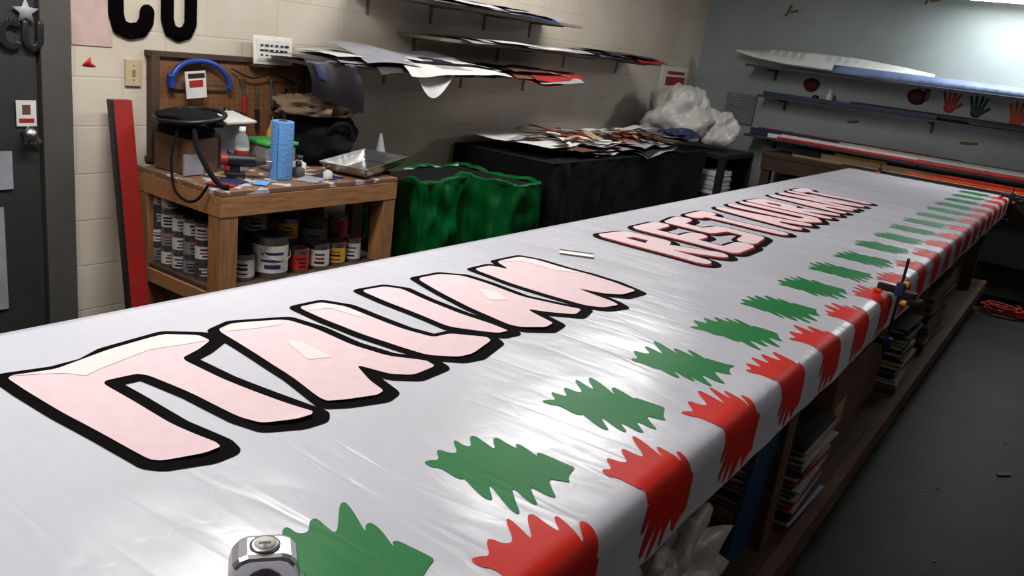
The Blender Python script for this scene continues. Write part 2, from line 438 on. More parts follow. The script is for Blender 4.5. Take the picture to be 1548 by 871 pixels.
for q in (ob_,orr,op): q.done(recalc=False,parent=banner)

def scribble(i,cs,cy,sc_=1.0):
    """ragged brush scribble: uneven rounded strokes across a diagonal axis"""
    rnd=random.Random(100+i)
    d1=Vector((.72,.70)); d2=Vector((-.70,.71))
    def side(sg):
        n=6; out=[]
        edges=[-.93]
        ws=[rnd.uniform(.7,1.3) for _ in range(n)]; tot=sum(ws)
        for w_ in ws: edges.append(edges[-1]+1.86*w_/tot)
        slant=.016
        for j in range(n):
            a0,a1=edges[j],edges[j+1]; tm=(a0+a1)/2; w_=a1-a0
            env=(1-abs(tm)**1.8)
            pk=(.126 if sg>0 else .128)*env*rnd.uniform(.72,1.1)+.012
            va=max(.012,(.118)*(1-abs(a0)**1.8)*rnd.uniform(.40,.66))
            L=.112
            out.append(d1*(a0*L)+d2*(va*sg))
            out.append(d1*((a0+.30*w_)*L+slant*sg*.8*-1)+d2*(pk*.93*sg))
            out.append(d1*((a0+.62*w_)*L+slant*sg*-1)+d2*(pk*sg))
            out.append(d1*((a0+.78*w_)*L+slant*sg*-.5)+d2*(pk*.78*sg))
        return out
    top=side(1); bot=side(-1)[::-1]
    e1=rnd.uniform(.9,1.05); e2=rnd.uniform(.9,1.05)
    P=[-d1*.134*e1+d2*.004,-d1*.120+d2*.012]+top+[d1*.116+d2*.014,d1*.134*e2+d2*.004,d1*.116-d2*.010]+bot+[-d1*.118-d2*.012]
    P=[(cs+p.x*sc_,cy+p.y*sc_) for p in P]
    P=[(min(x,SB-.002),y) for x,y in P]
    return smoothpoly(P,2,.24)
og=Obj('green_splash_decals'); orr=Obj('red_splash_decals')
for i in range(20):
    y=.685+.3655*i
    if y<7.4: og.flat2d([scribble(i,-.663,y)],green_v,lambda a,b:ban(a,b,.0012),.018)
    y=.55+.3525*i
    if y<7.4: orr.flat2d([scribble(i+40,-.440,y,1.04)],red_v,lambda a,b:ban(a,b,.0012),.012)
og.done(recalc=False,parent=banner); orr.done(recalc=False,parent=banner)

o=Obj('scale_ruler'); 
rz=.9035
o.flat2d([[(-1.43,2.45),(-1.33,2.515),(-1.295,2.455),(-1.395,2.39)]],brightwhite,lambda a,b:Vector((a,b,rz)))
o.flat2d([[(-1.43,2.45),(-1.33,2.515),(-1.323,2.501),(-1.423,2.437)]],black,lambda a,b:Vector((a,b,rz+.001)))
o.flat2d([[(-1.401,2.402),(-1.301,2.467),(-1.295,2.455),(-1.395,2.39)]],black,lambda a,b:Vector((a,b,rz+.001)))
o.done()

# tape measure
def tape():
    o=Obj('tape_measure')
    c=Vector((-.680,.574,.9025)); f=Vector((.72,-.56,0)).normalized(); r=Vector((-f.y,f.x,0))
    prof=[(-.041,0),(-.041,.040),(-.037,.054),(-.030,.062),(-.020,.066),(.020,.066),(.030,.062),(.037,.054),(.041,.040),(.041,0)]
    def ring(d,k):
        return [c+f*d+r*(a*k)+Vector((0,0,.034+(b-.034)*k)) for a,b in prof]
    ds=[(-.026,.86),(-.023,.95),(-.017,1),(.017,1),(.023,.95),(.026,.86)]
    rings=[ring(*d) for d in ds]; n=len(prof)
    vs=[v for q in rings for v in q]; fs=[]
    for j in range(len(rings)-1):
        for k in range(n): k2=(k+1)%n; fs.append((j*n+k,j*n+k2,(j+1)*n+k2,(j+1)*n+k))
    fs.append(list(range(n))); fs.append([(len(rings)-1)*n+k for k in range(n)])
    o.add(vs,fs,chrome,False)
    q=c+f*.026+Vector((0,0,.03))
    mt=Matrix.Translation(q)@f.to_track_quat('Z','Y').to_matrix().to_4x4()
    o.lathe([(.022,0),(.021,.002),(.0,.003)],steel,28,mt)
    t=c+Vector((0,0,.066))
    o.lathe([(.018,-.002),(.018,.002),(.014,.003),(0,.003)],steel,24,Matrix.Translation(t))
    o.lathe([(.013,.0031),(.013,.0038),(0,.0038)],white,24,Matrix.Translation(t))
    o.box(t+Vector((0,0,.004)),(.014,.004,.001),black,(0,0,math.atan2(r.y,r.x))); o.box(t+Vector((0,0,.004))+f*.006,(.004,.010,.001),black,(0,0,math.atan2(r.y,r.x)))
    o.box(c+r*.045+Vector((0,0,.008)),(.012,.028,.012),black,(0,0,math.atan2(r.y,r.x)),.002)
    o.done()
tape()

# bar clamps
def clamp(x,y,flip=0,name='bar_clamp',top=1.04):
    o=Obj(name)
    M_=Matrix.Translation((x,y,0))@Matrix.Rotation(flip,4,'Z')
    def bx(c,s,m,b=.002): o.box(c,s,m,None,b,M_)
    bx((0,0,(top+.69)/2),(.008,.018,top-.69),black)
    bx((0,0,.93),(.03,.03,.05),bluep,.005)
    bx((-.04,0,.925),(.07,.02,.026),black,.004)
    bx((-.07,0,.91),(.028,.028,.012),orangep,.003)
    bx((.03,0,.915),(.05,.024,.028),black,.006)
    bx((.055,0,.895),(.05,.022,.03),black,.008)
    bx((.012,.004,.95),(.022,.026,.018),yellowp,.004)
    bx((.02,0,.885),(.02,.026,.014),yellowp,.004)
    bx((-.03,0,.735),(.07,.02,.024),black,.004)
    bx((.004,0,.735),(.03,.028,.035),bluep,.004)
    o.cyl(M_@Vector((-.06,0,.745)),M_@Vector((-.06,0,.855)),.006,steel,seg=10)
    o.done()
clamp(-.418,3.06)
clamp(-.418,7.30,top=1.0)
clamp(-1.42,7.515,math.pi/2,top=.99)

# ------------------------------------------------------------------ under-table storage
o=Obj('crumpled_plastic_sheet'); o.lump((-.62,1.76,.34),(.12,.22,.19),plasticbag,.6,2.8,4,60,40); o.done()
o=Obj('blue_storage_panel'); o.box((-.52,2.13,.50),(.015,.20,.50),teal,(0,.05,0),.003); o.done()
o=Obj('sign_board_stack')
for k in range(16):
    o.box((-.60+U(-.01,.01),2.60+U(-.012,.012),.245+.018*k),(.28,.36,.008),random.choice([paper2,paper2,tan,darkp,paper2,redp]),(0,0,U(-.04,.04)))
    o.box((-.61,2.60,.254+.018*k),(.26,.34,.008),darkp)
o.done()
o=Obj('cardboard_box'); o.mm(-.95,-.50,2.86,3.35,.237,.62,card,.004); o.box((-.725,3.1,.622),(.43,.05,.003),tan); o.mm(-.499,-.497,2.9,3.05,.4,.5,tan); o.done()
o=Obj('cardboard_box'); o.mm(-1.0,-.54,3.42,3.95,.237,.55,card,.004); o.box((-.76,3.68,.65),(.40,.45,.195),framewood,(0,0,.05),.004); o.done()
o=Obj('sign_board_stack')
for k in range(20):
    o.box((-.64+U(-.015,.015),4.2+U(-.02,.02),.245+.016*k),(.34,.36,.009),random.choice([paper2,tan,card,darkp,darkgray]),(0,0,U(-.05,.05)))
o.done()
o=Obj('plywood_offcuts')
for k in range(14):
    o.box((-.68+.0*k,5.2+U(-.05,.05),.245+.022*k),(.4,U(.7,.9),.014),random.choice([card,card,benchdark,framewood]),(0,0,U(-.03,.03)))
o.done()
o=Obj('cardboard_box'); o.mm(-1.0,-.55,5.9,6.6,.237,.6,card,.004); o.mm(-.549,-.547,6.0,6.3,.35,.5,tan); o.done()
o=Obj('extension_cord')
pts=[]
for k in range(60):
    a=k*.55; r=.13+.03*math.sin(k*1.3); pts.append((-.26+r*math.cos(a),7.4+.7*r*math.sin(a),.012+.0012*k))
o.tube(pts,.008,M('orange_cord',(190,60,36),rough=.5),6,3); o.done()
o=Obj('floor_debris')
for k in range(46):
    x=U(-.3,1.0);y=U(2.5,7.0); o.box((x,y,.002),(U(.008,.02),U(.005,.015),.002),random.choice([paper2,tan,card,card]),(0,0,U(0,3)))
o.box((.05,4.1,.006),(.07,.018,.004),tan,(0,.0,.9)); o.done()

# ------------------------------------------------------------------ workbench
o=Obj('wooden_workbench')
bx0,bx1,by0,by1=-3.42,-2.81,2.07,3.11
o.mm(bx0,bx1,by0,by1,.828,.85,benchtop,.003)
o.mm(bx1-.04,bx1,by0,by1,.74,.828,wood,.003); o.mm(bx0,bx0+.04,by0,by1,.74,.828,wood,.003)
o.mm(bx0+.04,bx1-.04,by0,by0+.04,.74,.828,wood,.003); o.mm(bx0+.04,bx1-.04,by1-.04,by1,.74,.828,wood,.003)
for x in (bx0+.045,bx1-.045):
    for y in (by0+.045,by1-.045): o.box((x,y,.37),(.085,.085,.74),woodv,None,.003)
o.mm(bx0,bx1-.005,by0+.01,by1-.01,.40,.42,benchdark)
o.mm(bx1-.04,bx1+.003,by0+.088,by1-.088,.335,.41,wood,.003)
o.mm(bx0+.088,bx1-.088,by0,by0+.04,.335,.40,wood,.003)
o.done()

labels=[M('label_white',(196,194,188),rough=.5),M('label_red',(165,34,30),rough=.5),M('label_blue',(50,96,150),rough=.5),M('label_yellow',(200,152,44),rough=.5),M('label_gray',(120,120,122),rough=.5),darkgray]
lidred=M('lid_red',(165,36,30)); lidbrown=M('lid_brown',(104,56,38)); lidblue=M('lid_blue',(36,80,130))
def can(o,x,y,z,r,h,lab,lid,full=False):
    o.lathe([(r*.97,0),(r,.004),(r,h-.006),(r*1.03,h-.004),(r*1.03,h)],steel,22,c=(x,y,z),cap=True)
    o.lathe([(r*1.008,h*.14),(r*1.008,h*.80)],lab,22,c=(x,y,z),cap=False)
    o.lathe([(r*1.03,h),(r*.93,h+.001),(r*.88,h-.003),(.0,h-.003)],lid,22,c=(x,y,z+.0005),cap=False)
    a0=U(-.9,-.2)
    for k in range(3):
        zz=h*(.24+.17*k); wid=U(.4,.7)
        vs=[];nn=6; hh=h*U(.05,.11)
        for j in range(nn+1):
            a=a0+wid*(j/nn-.5)*2
            vs.append((x+r*1.014*math.cos(a),y+r*1.014*math.sin(a),z+zz)); vs.append((x+r*1.014*math.cos(a),y+r*1.014*math.sin(a),z+zz+hh))
        o.add(vs,[(2*j,2*j+2,2*j+3,2*j+1) for j in range(nn)],random.choice([darkp,darkp,redp,bluep]) if lab is not darkgray else labels[0])
o=Obj('small_paint_can_stack')
cols=[4,4,3,3,3]
for i,nst in enumerate(cols):
    for j in range(2):
        for k in range(nst if j==0 else 4-(i>2)):
            can(o,-3.345+.083*i,2.135+.095*j,.421+.085*k,.036,.084,random.choice([labels[0],labels[4],darkgray,labels[0],labels[4]]),random.choice([black,black,lidbrown]))
o.done()
def one(x,y,r,h,lab,lid=steel,z=.421,handle=False,n=1):
    o=Obj('paint_can')
    for k in range(n): can(o,x,y,z+k*(h+.001),r,h,lab if k==0 else random.choice(labels),lid)
    if handle: o.tube([(x+.0,y-r*1.04,z+h*.8),(x+r*.8,y-r*.8,z+h*.55),(x+r*1.15,y,z+h*.45),(x+r*.8,y+r*.8,z+h*.55),(x,y+r*1.04,z+h*.8)],.0022,steel,6)
    o.done()
one(-2.93,2.28,.05,.12,labels[0]); one(-2.92,2.42,.078,.19,labels[0],handle=True)
one(-2.90,2.57,.046,.11,labels[1],lid=lidred); one(-2.90,2.69,.052,.12,labels[0]); one(-2.91,2.81,.05,.11,labels[3],lid=lidred)
one(-2.91,2.92,.046,.12,labels[0],lid=lidred); one(-3.05,2.62,.052,.11,labels[1],lid=lidblue,n=2); one(-3.07,2.80,.07,.19,labels[4],lid=lidbrown); one(-3.05,2.95,.05,.10,labels[1],n=2,lid=lidred)
one(-3.2,2.55,.06,.12,darkgray,n=2);one(-3.25,2.75,.075,.2,labels[0],lid=darkgray); one(-3.22,2.93,.06,.13,labels[4],n=2)

o=Obj('plastic_step_stool')
wx0,wx1,wy0,wy1=-3.15,-2.86,2.16,2.46
zt=.325
arch=[(wx0,0),(wx0+.02,zt-.02),(wx0+.05,zt),(wx1-.05,zt),(wx1-.02,zt-.02),(wx1,0),(wx1-.05,0),(wx1-.07,.18),(wx1-.1,.235),(wx1-.145,.25),(wx0+.1,.235),(wx0+.07,.18),(wx0+.05,0)]
for y in (wy0,wy1-.012): 
    o.flat2d([arch],white,lambda a,b,y=y:Vector((a,y,b))); o.flat2d([arch],white,lambda a,b,y=y:Vector((a,y+.012,b)))
o.mm(wx0+.02,wx1-.02,wy0,wy1,zt-.015,zt+.002,white,.005)
o.mm(wx0+.012,wx0+.022,wy0,wy1,.0,zt-.01,white); o.mm(wx1-.022,wx1-.012,wy0,wy1,.0,zt-.01,white)
o.done()

o=Obj('red_plank')
def rp(y,z,d): 
    t=z/1.137; return Vector((-3.16-.24*t+d,1.885+.045*t+y,z))
for (y0,y1,m) in ((0,.013,black),(.013,.095,redboard)):
    vs=[rp(y,z,d) for z in (.002,1.137) for d in (0,.03) for y in (y0,y1)]
    o.add(vs,[(0,1,3,2),(4,6,7,5),(0,4,5,1),(2,3,7,6),(0,2,6,4),(1,5,7,3)],m)
o.done()

# pegboard
o=Obj('pegboard')
o.mm(XL,XL+.02,2.15,3.04,.87,1.335,peg)
for z in (.872,1.333): o.mm(XL,XL+.035,2.13,3.06,z-.012,z+.012,benchdark,.002)
for i in range(30):
    for j in range(16):
        yy=2.18+.029*i; zz=.9+.027*j
        o.add([(XL+.0206,yy+.003*math.cos(a),zz+.003*math.sin(a)) for a in [k*math.pi/3 for k in range(6)]],[list(range(6))],black)
for y in (2.16,3.03): o.mm(XL,XL+.04,y-.02,y+.02,.86,1.345,benchdark,.002)
o.done()
bluestr=M('blue_tool_paint',(24,60,140),rough=.4)
o=Obj('hacksaw')
o.tube([(XL+.045,2.235,1.185),(XL+.045,2.24,1.245),(XL+.045,2.29,1.297),(XL+.045,2.38,1.315),(XL+.045,2.47,1.295),(XL+.045,2.53,1.24),(XL+.045,2.54,1.19)],.013,bluestr,8)
o.tube([(XL+.045,2.235,1.19),(XL+.045,2.23,1.225),(XL+.05,2.225,1.25)],.017,bluestr,8)
o.box((XL+.045,2.385,1.205),(.004,.30,.014),steel)
o.cyl((XL+.02,2.38,1.3),(XL+.06,2.38,1.3),.004,steel); o.done()
o=Obj('hanging_label_card'); o.box((XL+.062,2.345,1.21),(.004,.105,.12),paper,(.1,0,0)); o.box((XL+.065,2.345,1.215),(.002,.07,.03),redp,(.1,0,0)); o.box((XL+.065,2.345,1.25),(.002,.085,.02),darkp,(.1,0,0)); o.done()
o=Obj('framed_notice_sign')
o.box((XL+.05,2.78,1.385),(.012,.235,.135),white,(0,-.12,0),.003); o.box((XL+.058,2.78,1.385),(.004,.2,.1),paper,(0,-.12,0))
for k in range(3):
    for j in range(6):
        o.box((XL+.062,2.70+.03*j+U(0,.006),1.41-.024*k),(.002,U(.014,.024),.008),darkp,(0,-.12,0))
o.mm(XL,XL+.06,2.66,2.9,1.305,1.318,benchdark); o.done()
o=Obj('hanging_hand_tools')
for k,(y,z,l) in enumerate(((2.62,1.24,.16),(2.70,1.2,.2),(2.79,1.25,.14),(2.87,1.22,.2),(2.95,1.24,.18))):
    X=XL+.035
    o.cyl((X-.014,y,z),(X+.02,y,z),.003,steel,seg=8)
    o.cyl((X,y,z),(X,y+.01,z-l*.55),.004,steel,seg=8)
    o.cyl((X,y+.01,z-l*.5),(X,y+.015,z-l),.011,(redp,black,darkgray,tan,black)[k],seg=10)
    if k%2==0: o.tube([(X,y-.02,z+.01),(X,y,z-.03),(X,y+.025,z-.09)],.004,steel)
o.tube([(XL+.04,2.55,1.29),(XL+.05,2.66,1.25),(XL+.05,2.8,1.27),(XL+.04,2.98,1.22)],.004,black)
o.done()

# bench-top items
o=Obj('cardboard_parts_box'); o.box((-3.24,2.2,.93),(.22,.16,.155),card,(0,0,.1),.004); o.box((-3.13,2.16,.9),(.01,.1,.09),paper2,(0,0,.1)); o.box((-3.24,2.2,1.03),(.2,.15,.04),blackcloth,(0,0,.1),.01); o.done()
o=Obj('black_tool_pouch'); o.lump((-3.2,2.19,1.085),(.15,.13,.04),blackcloth,.25,2.5,2)
rim=[(-3.2+.155*math.cos(a),2.19+.135*math.sin(a),1.10+.02*math.sin(a)) for a in [k*math.pi/10 for k in range(21)]]
o.tube(rim,.010,black,8,3)
o.tube([(-3.1,2.14,1.08),(-3.02,2.1,1.0),(-2.93,2.09,.92),(-2.86,2.1,.867),(-2.83,2.12,.863)],.011,blackcloth)
o.tube([(-3.14,2.1,1.08),(-3.12,2.05,.95),(-3.08,2.035,.82),(-3.0,2.035,.78),(-2.92,2.035,.80),(-2.87,2.05,.868)],.006,blackcloth)
o.done()
o=Obj('white_card_holder'); o.box((-3.24,2.42,1.085),(.18,.16,.008),paper,(.05,.12,0)); o.box((-3.28,2.42,.965),(.1,.1,.228),paper2,None,.004); o.done()
o=Obj('water_bottle')
c=(-3.16,2.43,.851)
o.lathe([(.001,0),(.03,.0),(.033,.01),(.033,.06),(.031,.075),(.033,.09),(.033,.135),(.026,.16),(.013,.18),(.013,.195)],clearp,24,c=c,cap=False)
o.lathe([(.0335,.07),(.0335,.115)],labels[0],24,c=c,cap=False); o.lathe([(.034,.08),(.034,.1)],labels[1],24,c=c,cap=False)
o.lathe([(.0155,.185),(.0155,.205),(0,.205)],white,18,c=c); o.done()
o=Obj('food_storage_container')
o.box((-3.22,2.64,.91),(.17,.18,.115),clearp,None,.015); o.box((-3.22,2.64,.975),(.185,.195,.018),greenlid,None,.006); o.box((-3.22,2.64,.9),(.13,.13,.06),redp,None,.01); o.done()
o=Obj('paper_towel_roll')
o.lathe([(.02,.0),(.049,.0),(.0505,.005),(.0505,.255),(.049,.26),(.02,.26),(.02,.0)],bluet,32,c=(-2.97,2.50,.851),cap=False)
o.lathe([(.0195,.002),(.0195,.262)],card,20,c=(-2.97,2.50,.851),cap=False); 
o.grid(lambda u,v:Vector((-2.97+.051*math.cos(-1.9+u*.9)*(1+.25*u*u),2.50+.051*math.sin(-1.9+u*.9)*(1+.25*u*u),.853+.256*v)),6,4,bluet)
o.done()
o=Obj('cordless_drill')
o.cyl((-3.06,2.28,.93),(-3.0,2.38,.93),.028,black); o.cyl((-3.0,2.38,.93),(-2.975,2.42,.93),.022,darkgray,.012); o.cyl((-2.975,2.42,.93),(-2.96,2.44,.93),.005,steel)
o.cyl((-3.06,2.28,.93),(-3.075,2.255,.93),.026,redp)
o.box((-3.045,2.31,.893),(.03,.04,.07),black,(0,0,-.5),.006); o.box((-3.045,2.31,.865),(.06,.08,.026),black,(0,0,-.5),.006); o.done()
o=Obj('spray_bottle_cluster')
for (x,y,h,r,m) in ((-3.37,2.33,.22,.028,labels[0]),(-3.37,2.5,.24,.03,darkgray),(-3.10,2.60,.07,.035,labels[0]),(-3.38,2.58,.22,.025,bluep),(-3.08,2.70,.06,.035,white),(-3.38,2.78,.2,.028,labels[3]),(-3.13,2.34,.09,.02,labels[1]),(-2.99,2.62,.05,.03,darkgray),(-2.90,2.72,.045,.022,labels[0])):
    o.lathe([(r,.0),(r,h*.7),(r*.5,h*.85),(r*.4,h)],m,18,c=(x,y,.851)); o.lathe([(r*.5,h),(r*.5,h+.02),(0,h+.02)],black,14,c=(x,y,.851))
o.done()
o=Obj('bench_scrap_papers')
for (x,y,w,h,r,m) in ((-2.98,2.24,.12,.1,.3,bluep),(-2.90,2.62,.1,.14,.5,paper2),(-2.93,2.75,.12,.1,.2,bluep),(-3.1,2.3,.16,.12,.8,tan),(-2.9,2.34,.06,.1,.7,bluet),(-2.92,2.15,.1,.08,.2,redp)):
    o.box((x,y,.853+U(0,.003)),(w,h,.002),m,(0,0,r))
o.done()
o=Obj('paint_roller_tray')
def tr(u,v):
    d=min(u,1-u,v,1-v); zz=.0 if d>.12 else (.12-d)/.12*.05
    zz+= .03*v
    if d<.02: zz=.052+.03*v
    lx=(u-.5)*.26; ly=(v-.5)*.42
    a=.25; return Vector((-2.96+lx*math.cos(a)-ly*math.sin(a),3.02+lx*math.sin(a)+ly*math.cos(a),.856+zz))
o.grid(tr,30,30,alu,False); o.done(solid=.002)
o=Obj('duffel_bag'); o.lump((-3.25,3.0,.965),(.13,.18,.14),blackcloth,.3,2.2,9); o.tube([(-3.15,2.9,1.0),(-3.1,2.95,1.07),(-3.12,3.05,1.06),(-3.14,3.1,.98)],.012,blackcloth); o.done()
o=Obj('brown_work_jacket'); o.lump((-3.25,2.88,1.135),(.13,.15,.055),brownbag,.5,2.6,3); o.lump((-3.24,3.02,1.125),(.1,.12,.045),brownbag,.5,3,5); o.done()
o=Obj('paper_cone'); o.cyl((-3.1,3.28,.852),(-3.12,3.29,1.02),.04,paper2,.006); o.mm(-3.3,-2.95,3.2,3.33,.80,.85,benchdark); o.mm(-3.28,-3.22,3.22,3.3,0,.8,benchdark); o.done()

# black sheet with blue print hanging over the shelf end
o=Obj('hanging_vinyl_sheet')
def hs(u,v):
    y=2.70+.34*u
    if v<.3: 
        t=v/.3; return Vector((-3.36+.28*t,y,1.378+.012*math.sin(t*3)))
    t=(v-.3)/.7
    return Vector((-3.08+.02*math.sin(t*3)+.012*math.sin(u*9),y+.06*t,1.378-.25*t*(.65+.35*u)))
o.grid(hs,20,24,darkp)
o.grid(lambda u,v:hs(.10+.18*u,.36+.28*v)+Vector((.006,0,0)),8,8,bluep)
o.done()

# wall shelves with sheets
def shelf(name,y0,y1,z,depth=.34,brk=4):
    o=Obj(name); o.mm(XL,XL+depth,y0,y1,z-.018,z,shelfm,.002)
    for k in range(brk):
        y=y0+.15+(y1-y0-.3)*k/(brk-1)
        o.mm(XL,XL+depth*.8,y-.01,y+.01,z-.028,z-.018,shelfm)
        o.mm(XL,XL+.008,y-.01,y+.01,z-.12,z-.018,shelfm)
    o.done()
shelf('plank_shelf',2.76,5.2,1.365); shelf('plank_shelf',3.7,6.55,1.545); shelf('plank_shelf',3.3,5.2,1.735)
def pile(name,y0,y1,z,n,pal,w=(.28,.42),l=(.4,.9),edge=-3.13,droop=2.5,x0=-3.43,amp=.012,dz=.003):
    o=Obj(name)
    for k in range(n):
        ww=U(*w); ll=U(*l); yc=U(y0+ll/2,y1-ll/2)
        o.sheet(x0+U(0,.05),x0+.03+ww+U(0,.04),yc-ll/2,yc+ll/2,z+.003+dz*k,pal[k%len(pal)],U(-.06,.06),amp,edge,droop*U(.3,1.6),seed=k)
    o.done()
pile('printed_sheet_pile',2.88,4.3,1.367,14,[paper2,darkp,paper,paper2,darkp,paper,paper2,paper],droop=2.6,w=(.30,.40),amp=.016,l=(.5,.9))
pile('printed_sheet_pile',4.2,5.2,1.367,12,[darkp,paper2,redp,darkp,brownp,paper2,darkp],droop=2.0,w=(.28,.38),amp=.016,l=(.4,.7))
o=Obj('curled_poster')
o.grid(lambda u,v:Vector((-3.04+.05*v,3.40+.30*u,1.372-.14*v*math.sin(math.pi*min(1,u*.9+.1))-.01*u)),12,8,paper)
o.grid(lambda u,v:Vector((-3.36+.34*v,3.05+.85*u,1.455+.012*math.sin(u*7)-.07*v*v)),24,8,paper2)
o.done()
pile('printed_sheet_pile',5.2,6.5,1.547,12,[darkp,paper2,bluep,darkp,brownp,redp,darkp],droop=1.5)
pile('printed_sheet_pile',3.75,5.4,1.547,7,[paper2,darkp,paper],droop=1.0,amp=.006)
pile('printed_sheet_pile',3.4,5.15,1.737,8,[paper,paper2,bluep],droop=.8,amp=.008)

# ------------------------------------------------------------------ draped things
def drape(name,poly,z0,z1,m,fold=.02,seed=0,topm=None,rim=.0,fr=7,n=240,lip=0):
    """cloth hanging from the edge of a (counter-clockwise) footprint"""
    o=Obj(name); P=[Vector(p) for p in poly]; L=[(P[(i+1)%len(P)]-P[i]).length for i in range(len(P))]; per=sum(L)
    def base(u):
        d=(u%1.0)*per; dd=d
        for i in range(len(P)):
            if d<=L[i] or i==len(P)-1:
                e=(P[(i+1)%len(P)]-P[i]).normalized(); p=P[i]+e*d
                return p,Vector((e.y,-e.x)),dd
            d-=L[i]
    def rz(d): return rim*(noise.noise(Vector((d*4,1,seed)))+.5*noise.noise(Vector((d*11,1,seed))))
    def f(u,v):
        p,nn,d=base(u)
        a=fold*(v+.12)*(noise.noise(Vector((d*fr,v*1.2,seed)))+.4*noise.noise(Vector((d*fr*2.3,v*2,seed+9)))-.1)
        a+=fold*.3*noise.noise(Vector((d*fr*1.5,v*6,seed+5)))
        z=z1+rz(d)*(1-v)**3+(z0-z1)*v
        return Vector((p.x+nn.x*a,p.y+nn.y*a,z))
    o.grid(f,n,34,m,True,True)
    if lip:
        def g(u,v):
            p,nn,d=base(u); q=f(u,0); return Vector((q.x-nn.x*(lip*v),q.y-nn.y*(lip*v),q.z+.012*math.sin(v*math.pi)-.01*v))
        o.grid(g,n,4,m,True,True)
    if topm:
        o.flat2d([poly],topm,lambda a,b:Vector((a,b,z1-(.012 if lip else 0))),.1)
    o.done()
drape('green_tarp_draped_bin',[(-3.3,3.37),(-2.86,3.37),(-2.95,3.88),(-2.64,3.92),(-2.62,4.2),(-3.3,4.2)],.0,.79,greenbag,.11,1,topm=blackcloth,rim=.03,fr=7,lip=.04,n=360)
drape('black_draped_table',[(-3.40,4.28),(-2.63,4.28),(-2.63,6.70),(-3.40,6.70)],.01,.90,blackcloth,.05,7,topm=blackcloth)
o=Obj('vinyl_offcut_pile')
pal=[paper,paper2,tan,redp,paper,darkp,paper,brownp,paper2,tan,paper,paper2,darkp,paper2,orangep]
for k in range(46):
    ww=U(.3,.6);ll=U(.35,.8);yc=U(4.32+ll/2,6.55-ll/2);xc=U(-3.36+ww/2,-2.60-ww/2)
    o.sheet(xc-ww/2,xc+ww/2,yc-ll/2,yc+ll/2,.905+.0014*k,random.choice(pal),U(-.35,.35),.016,-2.66,4,seed=k+50,xmin=-3.42)
for k in range(40):
    w=U(.03,.07);l=U(.3,.7);yc=U(4.6,6.2);xc=U(-3.1,-2.80)
    o.sheet(xc-w/2,xc+w/2,yc-l/2,yc+l/2,.98+.001*k,random.choice([tan,darkp,paper,redp,paper2,paper,darkp,brownp]),U(-1.2,1.2),.02,-2.64,3,seed=k+150)
o.done()
o=Obj('crumpled_plastic_wrap'); o.lump((-3.05,6.95,1.09),(.27,.34,.27),plasticbag,.4,1.5,11,70,44); o.lump((-2.8,7.18,1.02),(.2,.22,.18),plasticbag,.4,1.7,14,60,36); o.done()
o=Obj('navy_cloth'); o.lump((-2.80,6.45,1.02),(.12,.22,.04),bluep,.5,2.4,21); o.done()
o=Obj('dark_storage_cabinet')
o.mm(-3.43,-2.5,6.80,7.5,.84,.88,black,.003); o.mm(-3.43,-3.4,6.80,7.5,0,.84,black); o.mm(-3.43,-2.5,6.80,6.83,0,.3,black); o.mm(-3.43,-2.5,7.47,7.5,0,.84,black); o.mm(-3.43,-2.5,6.80,7.5,.5,.53,black); o.mm(-3.43,-2.5,6.8,7.5,.02,.05,black); o.mm(-2.56,-2.5,6.80,6.84,0,.84,black)
o.done()
o=Obj('paper_stack')
for k in range(16): o.box((-2.66+U(-.01,.01),7.0+U(-.01,.01),.536+.012*k),(.24,.26,.009),random.choice([paper,paper2,paper]),(0,0,U(-.06,.06)))
o.done()
o=Obj('red_white_wall_sign'); o.mm(XL,XL+.012,7.28,7.9,1.31,1.53,white,.003); o.mm(XL+.012,XL+.014,7.38,7.8,1.36,1.44,redp); o.mm(XL+.012,XL+.014,7.4,7.78,1.46,1.49,redp); o.done()

# ------------------------------------------------------------------ far wall
o=Obj('wall_vent_panel'); o.mm(-3.08,-2.78,YB-.03,YB,1.08,1.36,gray,.004)
for k in range(9): o.box((-2.93,YB-.034,1.11+.028*k),(.25,.012,.012),paper2,(.5,0,0))
o.done()
def bshelf(name,x0,x1,z,d=.33):
    o=Obj(name); o.mm(x0,x1,YB-d,YB,z-.02,z,darkgray,.002)
    for k in range(4):
        x=x0+.2+(x1-x0-.4)*k/3
        o.mm(x-.012,x+.012,YB-d*.9,YB,z-.04,z-.02,darkgray); o.mm(x-.012,x+.012,YB-.012,YB,z-.12,z-.02,darkgray)
    o.done()
bshelf('plank_shelf',-2.85,1.6,1.645); bshelf('plank_shelf',-2.7,1.6,1.385,.28); bshelf('plank_shelf',-2.72,1.6,1.02,.36)
def stand(name,pts,y,m,th=.014,lean=.4):
    """long board standing on its edge, leaning back"""
    o=Obj(name); z0=min(p[1] for p in pts)
    o.flat2d([pts],m,lambda a,b:Vector((a,y+(b-z0)*lean,b)),.08)
    return o.done(solid=th)
stand('curved_white_board',[(-3.02,1.755),(-2.7,1.785),(-2.3,1.80),(-1.9,1.795),(-1.5,1.765),(-1.25,1.735),(-1.25,1.70),(-1.6,1.68),(-2.0,1.672),(-2.5,1.68),(-2.8,1.705),(-3.0,1.74)],YB-.31,brightwhite,lean=1.3)
stand('blue_gray_long_board',[(-2.05,1.72),(-1.0,1.716),(.8,1.708),(.8,1.648),(-1.0,1.648),(-2.05,1.655)],YB-.37,M('blue_gray_board',(112,130,168),rough=.5),lean=.6)
o=Obj('stacked_long_boards'); 
o.box((-1.0,YB-.08,1.658),(3.2,.10,.02),paper2); o.box((.1,YB-.2,1.40),(2.0,.14,.02),darkp); o.box((-1.9,YB-.22,1.405),(1.5,.06,.035),bluep,(0,0,.01)); o.done()
o=Obj('cardboard_mailing_tube'); o.cyl((-1.9,YB-.08,1.412),(-.2,YB-.09,1.412),.024,darkgray,seg=14); o.done()
